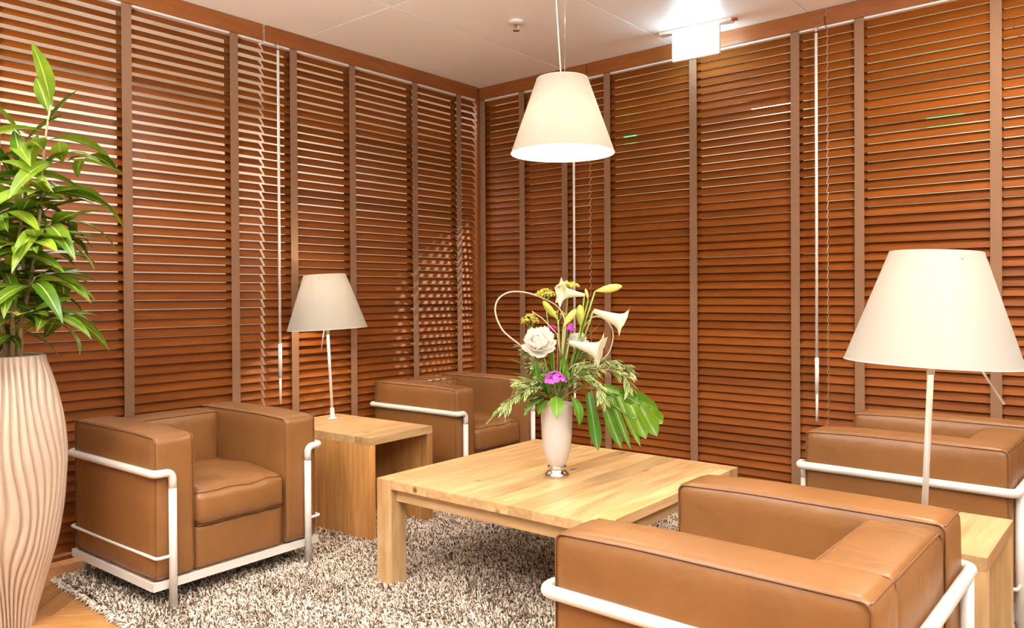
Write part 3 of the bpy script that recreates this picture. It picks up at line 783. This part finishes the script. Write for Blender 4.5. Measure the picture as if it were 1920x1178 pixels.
def yarrow(label, c, rx, rz, n=90, spread=1.0, mat=None, fr=.0032):
    t = thing('yarrow', label, 'flower', c, 0, 'yellow flower heads in the vase')
    g = random.Random(int(c.x*1e4)); bm = bmesh.new()
    for i in range(n):
        a = g.uniform(0, 2*PI); q = math.sqrt(g.random()); p = A_*(math.cos(a)*q*rx)+B_*(math.sin(a)*q*rx)+Vector((0, 0, rz*(1-q*q)*1.1+g.uniform(-.3, .3)*rz))
        bmesh.ops.create_icosphere(bm, subdivisions=1, radius=fr*g.uniform(.7, 1.2), matrix=Matrix.Translation(p))
    o = obj('florets', bm, mat or M_yarrow, t, True); o['kind'] = 'stuff'
    for k in range(7):
        a = k*2*PI/7; tube('stalk', [Vector((0, 0, -.035)), A_*(math.cos(a)*rx*.6)+B_*(math.sin(a)*rx*.6)+Vector((0, 0, rz*.3))], .0010, M_gstem, t, 5)
    o = stemtube(t, c+Vector((0, 0, -.03)), None, .0022, M_cane if spread < 1 else None); o.matrix_basis = Matrix.Translation(-c)
    return t
yarrow('mustard yellow flower head at the very top of the bouquet', bq(1068, 540, .02), .046, .016, 150)
yarrow('mustard yellow flower head up left of the topmost lily', bq(1026, 556, .02), .042, .020, 140)
yarrow('yellow flower head just above the large white bloom', bq(996, 606, -.01), .036, .026, 130)
yarrow('sparse yellow-green flower head in the middle of the bouquet', bq(1050, 592, .03), .034, .012, 40, .5)

def floret_mesh(r):
    bm = bmesh.new()
    for k in range(5):
        a = 2*PI*k/5; c = Vector((math.cos(a), math.sin(a), 0)); s_ = Vector((-c.y, c.x, 0))
        ps = [Vector((0, 0, 0)), c*r*.5-s_*r*.28+Vector((0, 0, r*.08)), c*r*.95-s_*r*.38+Vector((0, 0, r*.15)), c*r*1.1+Vector((0, 0, r*.05)), c*r*.95+s_*r*.38+Vector((0, 0, r*.15)), c*r*.5+s_*r*.28+Vector((0, 0, r*.08))]
        bm.faces.new([bm.verts.new(p) for p in ps])
    return bm
def cluster(label, c, rx, rz, n, mat, fr=.0085):
    t = thing('pink_flower_cluster', label, 'flower', c, 0, 'pink flower clusters in the vase')
    g = random.Random(n); fm = bpy.data.meshes.new('floret'); b = floret_mesh(fr); b.to_mesh(fm); b.free(); fm.materials.append(mat)
    for i in range(n):
        a = g.uniform(0, 2*PI); q = math.sqrt((i+.5)/n); up = (A_*math.cos(a)*q*.8-B_*abs(math.sin(a))*q*.9+B_*.0+Vector((0, 0, 1.05-q*.6))).normalized()
        p = A_*(math.cos(a)*q*rx)+B_*(math.sin(a)*q*rx*.7)+Vector((0, 0, rz*(1-q*q)))
        X, Y, Z = basis(up, A_); o = bpy.data.objects.new('floret', fm); C.objects.link(o); o.parent = t
        o.matrix_basis = Matrix(((Y.x, Z.x, X.x, p.x), (Y.y, Z.y, X.y, p.y), (Y.z, Z.z, X.z, p.z), (0, 0, 0, 1)))
    o = stemtube(t, c-Vector((0, 0, .004)), None, .003); o.matrix_basis = Matrix.Translation(-c)
    return t
cluster('bright magenta flower cluster low in the middle of the bouquet', bq(1040, 712, -.085), .044, .036, 46, M_mag, .0105)
cluster('deep pink flowers behind the large white bloom', bq(1036, 622, -.01), .030, .022, 20, M_mag2)
cluster('magenta flowers between the centre stems, right of the deep pink ones', bq(1073, 622, .02), .018, .026, 14, M_mag)

# canes bent into loops
t = thing('looped_cane', 'pale cane bent into a loop at the upper left of the bouquet', 'cane', bq(1045, 765), 0, 'pale bent canes in the vase')
pp = [bq(*q) for q in ((1052, 740, .0), (1052, 690, -.01), (1060, 640, 0), (1064, 605, .02), (1052, 578, .04), (1020, 560, .05), (985, 549, .04), (955, 549, .02), (936, 562, 0), (930, 580, -.01), (934, 600, -.02), (945, 622, -.03), (962, 636, -.04), (978, 648, -.04), (1000, 670, -.03), (1030, 710, -.01))]
tube('cane', [p-bq(1045, 765) for p in fillet(pp, .05, 5)], .0032, M_cane, t, 8)
t = thing('looped_cane', 'pale cane bent in an arc at the right of the bouquet', 'cane', bq(1045, 765), 0, 'pale bent canes in the vase')
pp = [bq(*q) for q in ((1060, 740, .02), (1075, 680, .05), (1095, 620, .06), (1118, 594, .04), (1140, 602, .02), (1152, 622, 0), (1150, 645, -.01), (1139, 672, -.02), (1110, 680, -.02), (1078, 684, -.02), (1062, 700, -.01))]
tube('cane', [p-bq(1045, 765) for p in fillet(pp, .05, 5)], .0026, M_cane, t, 8)
t = thing('thin_twig', 'thin pale twig crossing above the large white bloom', 'twig', bq(1045, 765), 0, 'pale bent canes in the vase')
tube('twig', [bq(*q)-bq(1045, 765) for q in ((1050, 735, 0), (1054, 680, -.02), (1046, 628, -.03), (1020, 600, -.02), (1000, 586, 0))], .0020, M_cane, t, 6)

def leafthing(label, base, tip, W, bend, mat=None, name='broad_leaf', roll=0, fold=.2, wave=0, grp='broad green leaves in the vase'):
    t = thing(name, label, 'leaf', base, 0, grp); d = tip-base; L = d.length
    Lr = L*(bend/2/math.sin(bend/2) if abs(bend) > .05 else 1)
    me = leaf_mesh('blade', Lr, W, bend, fold, 12, wave)
    o = link('blade', me, mat or M_gleaf, t)
    o.matrix_basis = mat_from(Vector((0, 0, 0)), d, roll) @ Matrix.Rotation(-bend/2, 4, 'Y')
    return t
for lab, b, tp, W, bd in (
    ('mid green leaf behind the upright stems, left of the low right lily', bq(1058, 730, .02), bq(1072, 660, .03), .045, .4),
    ('green leaf fanning right between low right lily and sprigs', bq(1062, 728, .0), bq(1122, 672, -.01), .042, .5),
    ('green leaf fanning left under the large white bloom', bq(1032, 730, -.01), bq(985, 688, -.04), .048, .5),
    ('small pointed leaf right of the magenta cluster', bq(1055, 738, -.05), bq(1078, 702, -.09), .030, .5),
    ('small pointed leaf left of the magenta cluster', bq(1030, 740, -.05), bq(1012, 700, -.09), .030, .5),
    ('long dark leaf lying over the left of the rim', bq(1030, 744, -.04), bq(978, 752, -.09), .040, .8),
    ('dark leaf filling the gap behind the magenta cluster', bq(1045, 742, .01), bq(1030, 690, -.01), .060, .5),
    ('dark leaf under the sprigs to the right of the magenta cluster', bq(1055, 742, 0), bq(1088, 705, -.03), .060, .6),
    ('dark leaf low on the left under the variegated sprigs', bq(1035, 745, 0), bq(982, 738, -.05), .055, .7),
    ('narrow dark leaf behind the split leaf stem', bq(1060, 742, .03), bq(1120, 700, .05), .045, .6),
    ('broad pointed leaf folding down over the front of the vase rim', bq(1042, 742, -.04), bq(1043, 779, -.11), .058, 1.1),
    ('broad green leaf hanging over the right front of the vase rim', bq(1070, 740, -.05), bq(1083, 795, -.09), .046, 1.2),
    ('broad green leaf above the left side of the vase rim', bq(1030, 748, -.02), bq(1003, 715, -.08), .055, .5),
    ('light green leaf at the far left, below the loop', bq(1010, 715, 0), bq(953, 672, -.02), .060, .6),
    ('green leaf below the light green leaf at far left', bq(1010, 725, .0), bq(962, 700, -.03), .055, .6),
    ('dark green leaf standing below the large white bloom', bq(1008, 730, -.04), bq(1003, 668, -.07), .028, .3),
    ('long green leaf right of the centre, below the lilies', bq(1062, 720, -.01), bq(1105, 655, .01), .034, .7),
    ('narrow green leaf arching right under the upper lily', bq(1080, 645, .0), bq(1132, 603, .0), .018, -.6),
    ('broad leaf between the magenta cluster and the lily stems', bq(1060, 735, -.02), bq(1052, 660, -.05), .036, .4),
    ('green leaf at the back, left of the lily stems', bq(1040, 735, .03), bq(1028, 655, .05), .040, .4),
    ('green leaf hanging left of the vase rim', bq(1028, 750, -.02), bq(1010, 775, -.07), .045, .9),
    ('upright leaf beside the thick centre bud', bq(1078, 700, .0), bq(1100, 600, .0), .028, .3),
    ('low green leaf at the right of the rim under the sprigs', bq(1070, 742, .02), bq(1120, 722, .01), .045, .8)):
    leafthing(lab, b, tp, W, bd)
# lobed drooping leaf at the lower left
def lobed(name, L, W, bend, lobes, depth):
    V = []; F = []; UV = []; ns = 40
    for i in range(ns+1):
        s = i/ns; x = L*math.sin(bend*s)/bend; z = -L*(1-math.cos(bend*s))/bend
        wd = W*math.sin(PI*min(1, s*.94+.06))**.7*(1-depth*(.5+.5*math.cos(2*PI*lobes*s)))
        for u in (-1, -.5, 0, .5, 1):
            V.append((x+abs(u)*wd*.18, u*wd/2, z+abs(u)*wd*.10+.003*math.sin(s*30+u*3))); UV.append(((u+1)/2, s))
    for i in range(ns):
        for j in range(4): F.append((i*5+j, i*5+j+1, (i+1)*5+j+1, (i+1)*5+j))
    me = bpy.data.meshes.new(name); me.from_pydata(V, [], F); me.update(); uvl = me.uv_layers.new(name='UVMap')
    for lp in me.loops: uvl.data[lp.index].uv = UV[lp.vertex_index]
    me.polygons.foreach_set('use_smooth', [True]*len(me.polygons)); return me
for lab, b, tp, W, bd in (('drooping lobed leaf reaching furthest left below the sprigs', bq(1022, 742, -.02), bq(914, 794, -.08), .060, .9),
                         ('lobed grey-green leaf hanging just left of the vase', bq(1028, 742, -.03), bq(985, 775, -.09), .065, .7)):
    t = thing('lobed_leaf', lab, 'leaf', b, 0, 'lobed leaves in the vase'); d = tp-b
    me = lobed('blade', d.length*1.05, W, bd, 6, .45)
    o = link('blade', me, leafmat('lobed_green', (.10, .19, .04), (.24, .34, .08), .45, ((.40, .45, .15), .05), .2) if 'LG' not in globals() else LG, t)
    LG = me.materials[0]; o.matrix_basis = mat_from(Vector((0, 0, 0)), d) @ Matrix.Rotation(-bd/2, 4, 'Y')
# split leaf (monstera) at the right: fingers hang from the rib
t = thing('split_leaf', 'large glossy split leaf with hanging fingers right of the vase', 'leaf', bq(1092, 728, -.03))
o0 = bq(1092, 728, -.03)
rib = [bq(*q)-o0 for q in ((1092, 728, -.03), (1118, 728, -.05), (1150, 735, -.06), (1185, 750, -.06), (1215, 768, -.05), (1232, 785, -.04))]
tube('rib', fillet(rib, .04, 4), .0028, M_gstem, t, 8)
def strip(name, a, b, w0, w1, sag, up):
    """finger of the split leaf: full width where it joins the rib, rounded point at the end"""
    d = b-a; L = d.length; X, Y, Z = basis(d, up); V = []; F = []; UV = []; ns = 12
    for i in range(ns+1):
        q = i/ns; wd = (w0+(w1-w0)*math.sin(PI*min(1, q*1.1)*.5))*(1 if q < .62 else max(.03, 1-((q-.62)/.38)**2.2))
        c = a+X*L*q+Z*(sag*math.sin(PI*q*.5)**2*-1)+Z*sag*q
        for u in (-1, -.5, 0, .5, 1):
            V.append(c+Y*u*wd/2+Z*(abs(u)**1.5*wd*.16)); UV.append(((u+1)/2, q))
    for i in range(ns):
        for k in range(4): F.append((i*5+k, i*5+k+1, (i+1)*5+k+1, (i+1)*5+k))
    me = bpy.data.meshes.new(name); me.from_pydata([tuple(v) for v in V], [], F); me.update(); uvl = me.uv_layers.new(name='UVMap')
    for lp in me.loops: uvl.data[lp.index].uv = UV[lp.vertex_index]
    me.polygons.foreach_set('use_smooth', [True]*len(me.polygons)); return me
UPL = (-B_+Vector((0, 0, .55))).normalized()
for a, b, w0, w1 in (((1103, 735, -.045), (1117, 838, -.11), .030, .050), ((1122, 733, -.055), (1158, 832, -.12), .030, .050), ((1140, 736, -.06), (1174, 832, -.13), .026, .026),
        ((1156, 742, -.065), (1192, 828, -.125), .026, .028), ((1176, 752, -.065), (1203, 816, -.11), .045, .062), ((1194, 758, -.06), (1224, 812, -.10), .050, .062), ((1212, 768, -.055), (1238, 792, -.06), .045, .055),
        ((1130, 728, -.05), (1196, 752, -.05), .040, .050), ((1160, 738, -.055), (1216, 748, -.02), .040, .044), ((1188, 748, -.05), (1232, 768, -.03), .045, .050), ((1120, 735, -.05), (1150, 765, -.07), .050, .050), ((1150, 748, -.062), (1196, 780, -.085), .060, .060)):
    p, q = bq(*a)-o0, bq(*b)-o0
    link('finger', strip('finger', p, q, w0, w1, .025, UPL), M_mons, t)
M2 = Matrix.Translation(-o0)
o = stemtube(t, o0+Vector((0, 0, .001)), None, .003); o.matrix_basis = M2
# variegated sprigs
def sprig(label, pts, n, L=.044, W=.0125, seed=0):
    b = pts[0]; t = thing('variegated_sprig', label, 'foliage', b, 0, 'variegated narrow-leaved sprigs in the vase')
    g = random.Random(seed); P = fillet([p-b for p in pts], .04, 6)
    tube('stem', P, .0016, M_cane, t, 6)
    V = []; F = []; UV = []
    for i in range(n):
        s = .12+.88*i/n; k = min(len(P)-2, int(s*(len(P)-1))); f_ = s*(len(P)-1)-k; p = P[k].lerp(P[k+1], f_); tdir = (P[k+1]-P[k]).normalized()
        for sd in (0, 1, 2):
            a = g.uniform(0, 2*PI); X, Y, Z = basis(tdir); side = Y*math.cos(a)+Z*math.sin(a)
            d = (tdir*.75+side*.75+Vector((0, 0, g.uniform(-.35, .15)))).normalized(); LL = L*g.uniform(.7, 1.2); wv = d.cross(Vector((g.uniform(-1, 1), g.uniform(-1, 1), 1.2))).normalized()*W*g.uniform(.4, .6)
            k0 = len(V)
            for ss, ww in ((0, .15), (.35, .9), (.65, .95), (1, .05)):
                c = p+d*LL*ss+Vector((0, 0, -.010*ss*ss))
                for u in (-1, 0, 1): V.append(c+wv*ww*u+(Vector((0, 0, .0015*abs(u))))); UV.append(((u+1)/2, ss))
            for r_ in range(3):
                for c_ in range(2): q = k0+r_*3+c_; F.append((q, q+1, q+4, q+3))
    me = bpy.data.meshes.new('leaves'); me.from_pydata([tuple(v) for v in V], [], F); me.update(); uvl = me.uv_layers.new(name='UVMap')
    for lp in me.loops: uvl.data[lp.index].uv = UV[lp.vertex_index]
    o = link('leaves', me, M_var, t); o['kind'] = 'stuff'
    return t
hubp = (1050, 745, -.01)
for i, (lab, pts, n) in enumerate((
    ('variegated sprig reaching right over the split leaf, uppermost of the right sprigs', (hubp, (1090, 690, -.02), (1140, 676, -.03), (1176, 690, -.04), (1182, 705, -.04)), 24),
    ('variegated sprig drooping at the far right end over the split leaf', (hubp, (1095, 700, -.04), (1140, 690, -.06), (1172, 706, -.07), (1180, 740, -.08)), 22),
    ('variegated sprig hanging over the middle of the split leaf', (hubp, (1080, 705, -.06), (1108, 705, -.08), (1126, 730, -.10), (1128, 762, -.11)), 22),
    ('variegated sprig crossing right of the magenta cluster', (hubp, (1062, 715, -.05), (1090, 690, -.07), (1115, 690, -.08)), 18),
    ('variegated sprig reaching left below the large white bloom', (hubp, (1020, 715, -.04), (990, 712, -.06), (962, 722, -.08)), 20),
    ('variegated sprig drooping down left toward the far armchair', (hubp, (1015, 722, -.05), (985, 728, -.08), (955, 752, -.10), (944, 765, -.10)), 24),
    ('variegated sprig tip beside the loop at the upper left', (hubp, (1015, 700, -.02), (990, 665, -.02), (968, 640, -.02)), 14),
    ('variegated sprig standing left behind the magenta cluster', (hubp, (1030, 705, -.02), (1010, 685, -.03), (985, 690, -.04)), 16),
    ('variegated sprig in the shade behind the lily stems', (hubp, (1075, 700, .03), (1095, 670, .05), (1120, 668, .05)), 16))):
    sprig(lab, [bq(*p) for p in pts], n, seed=i)
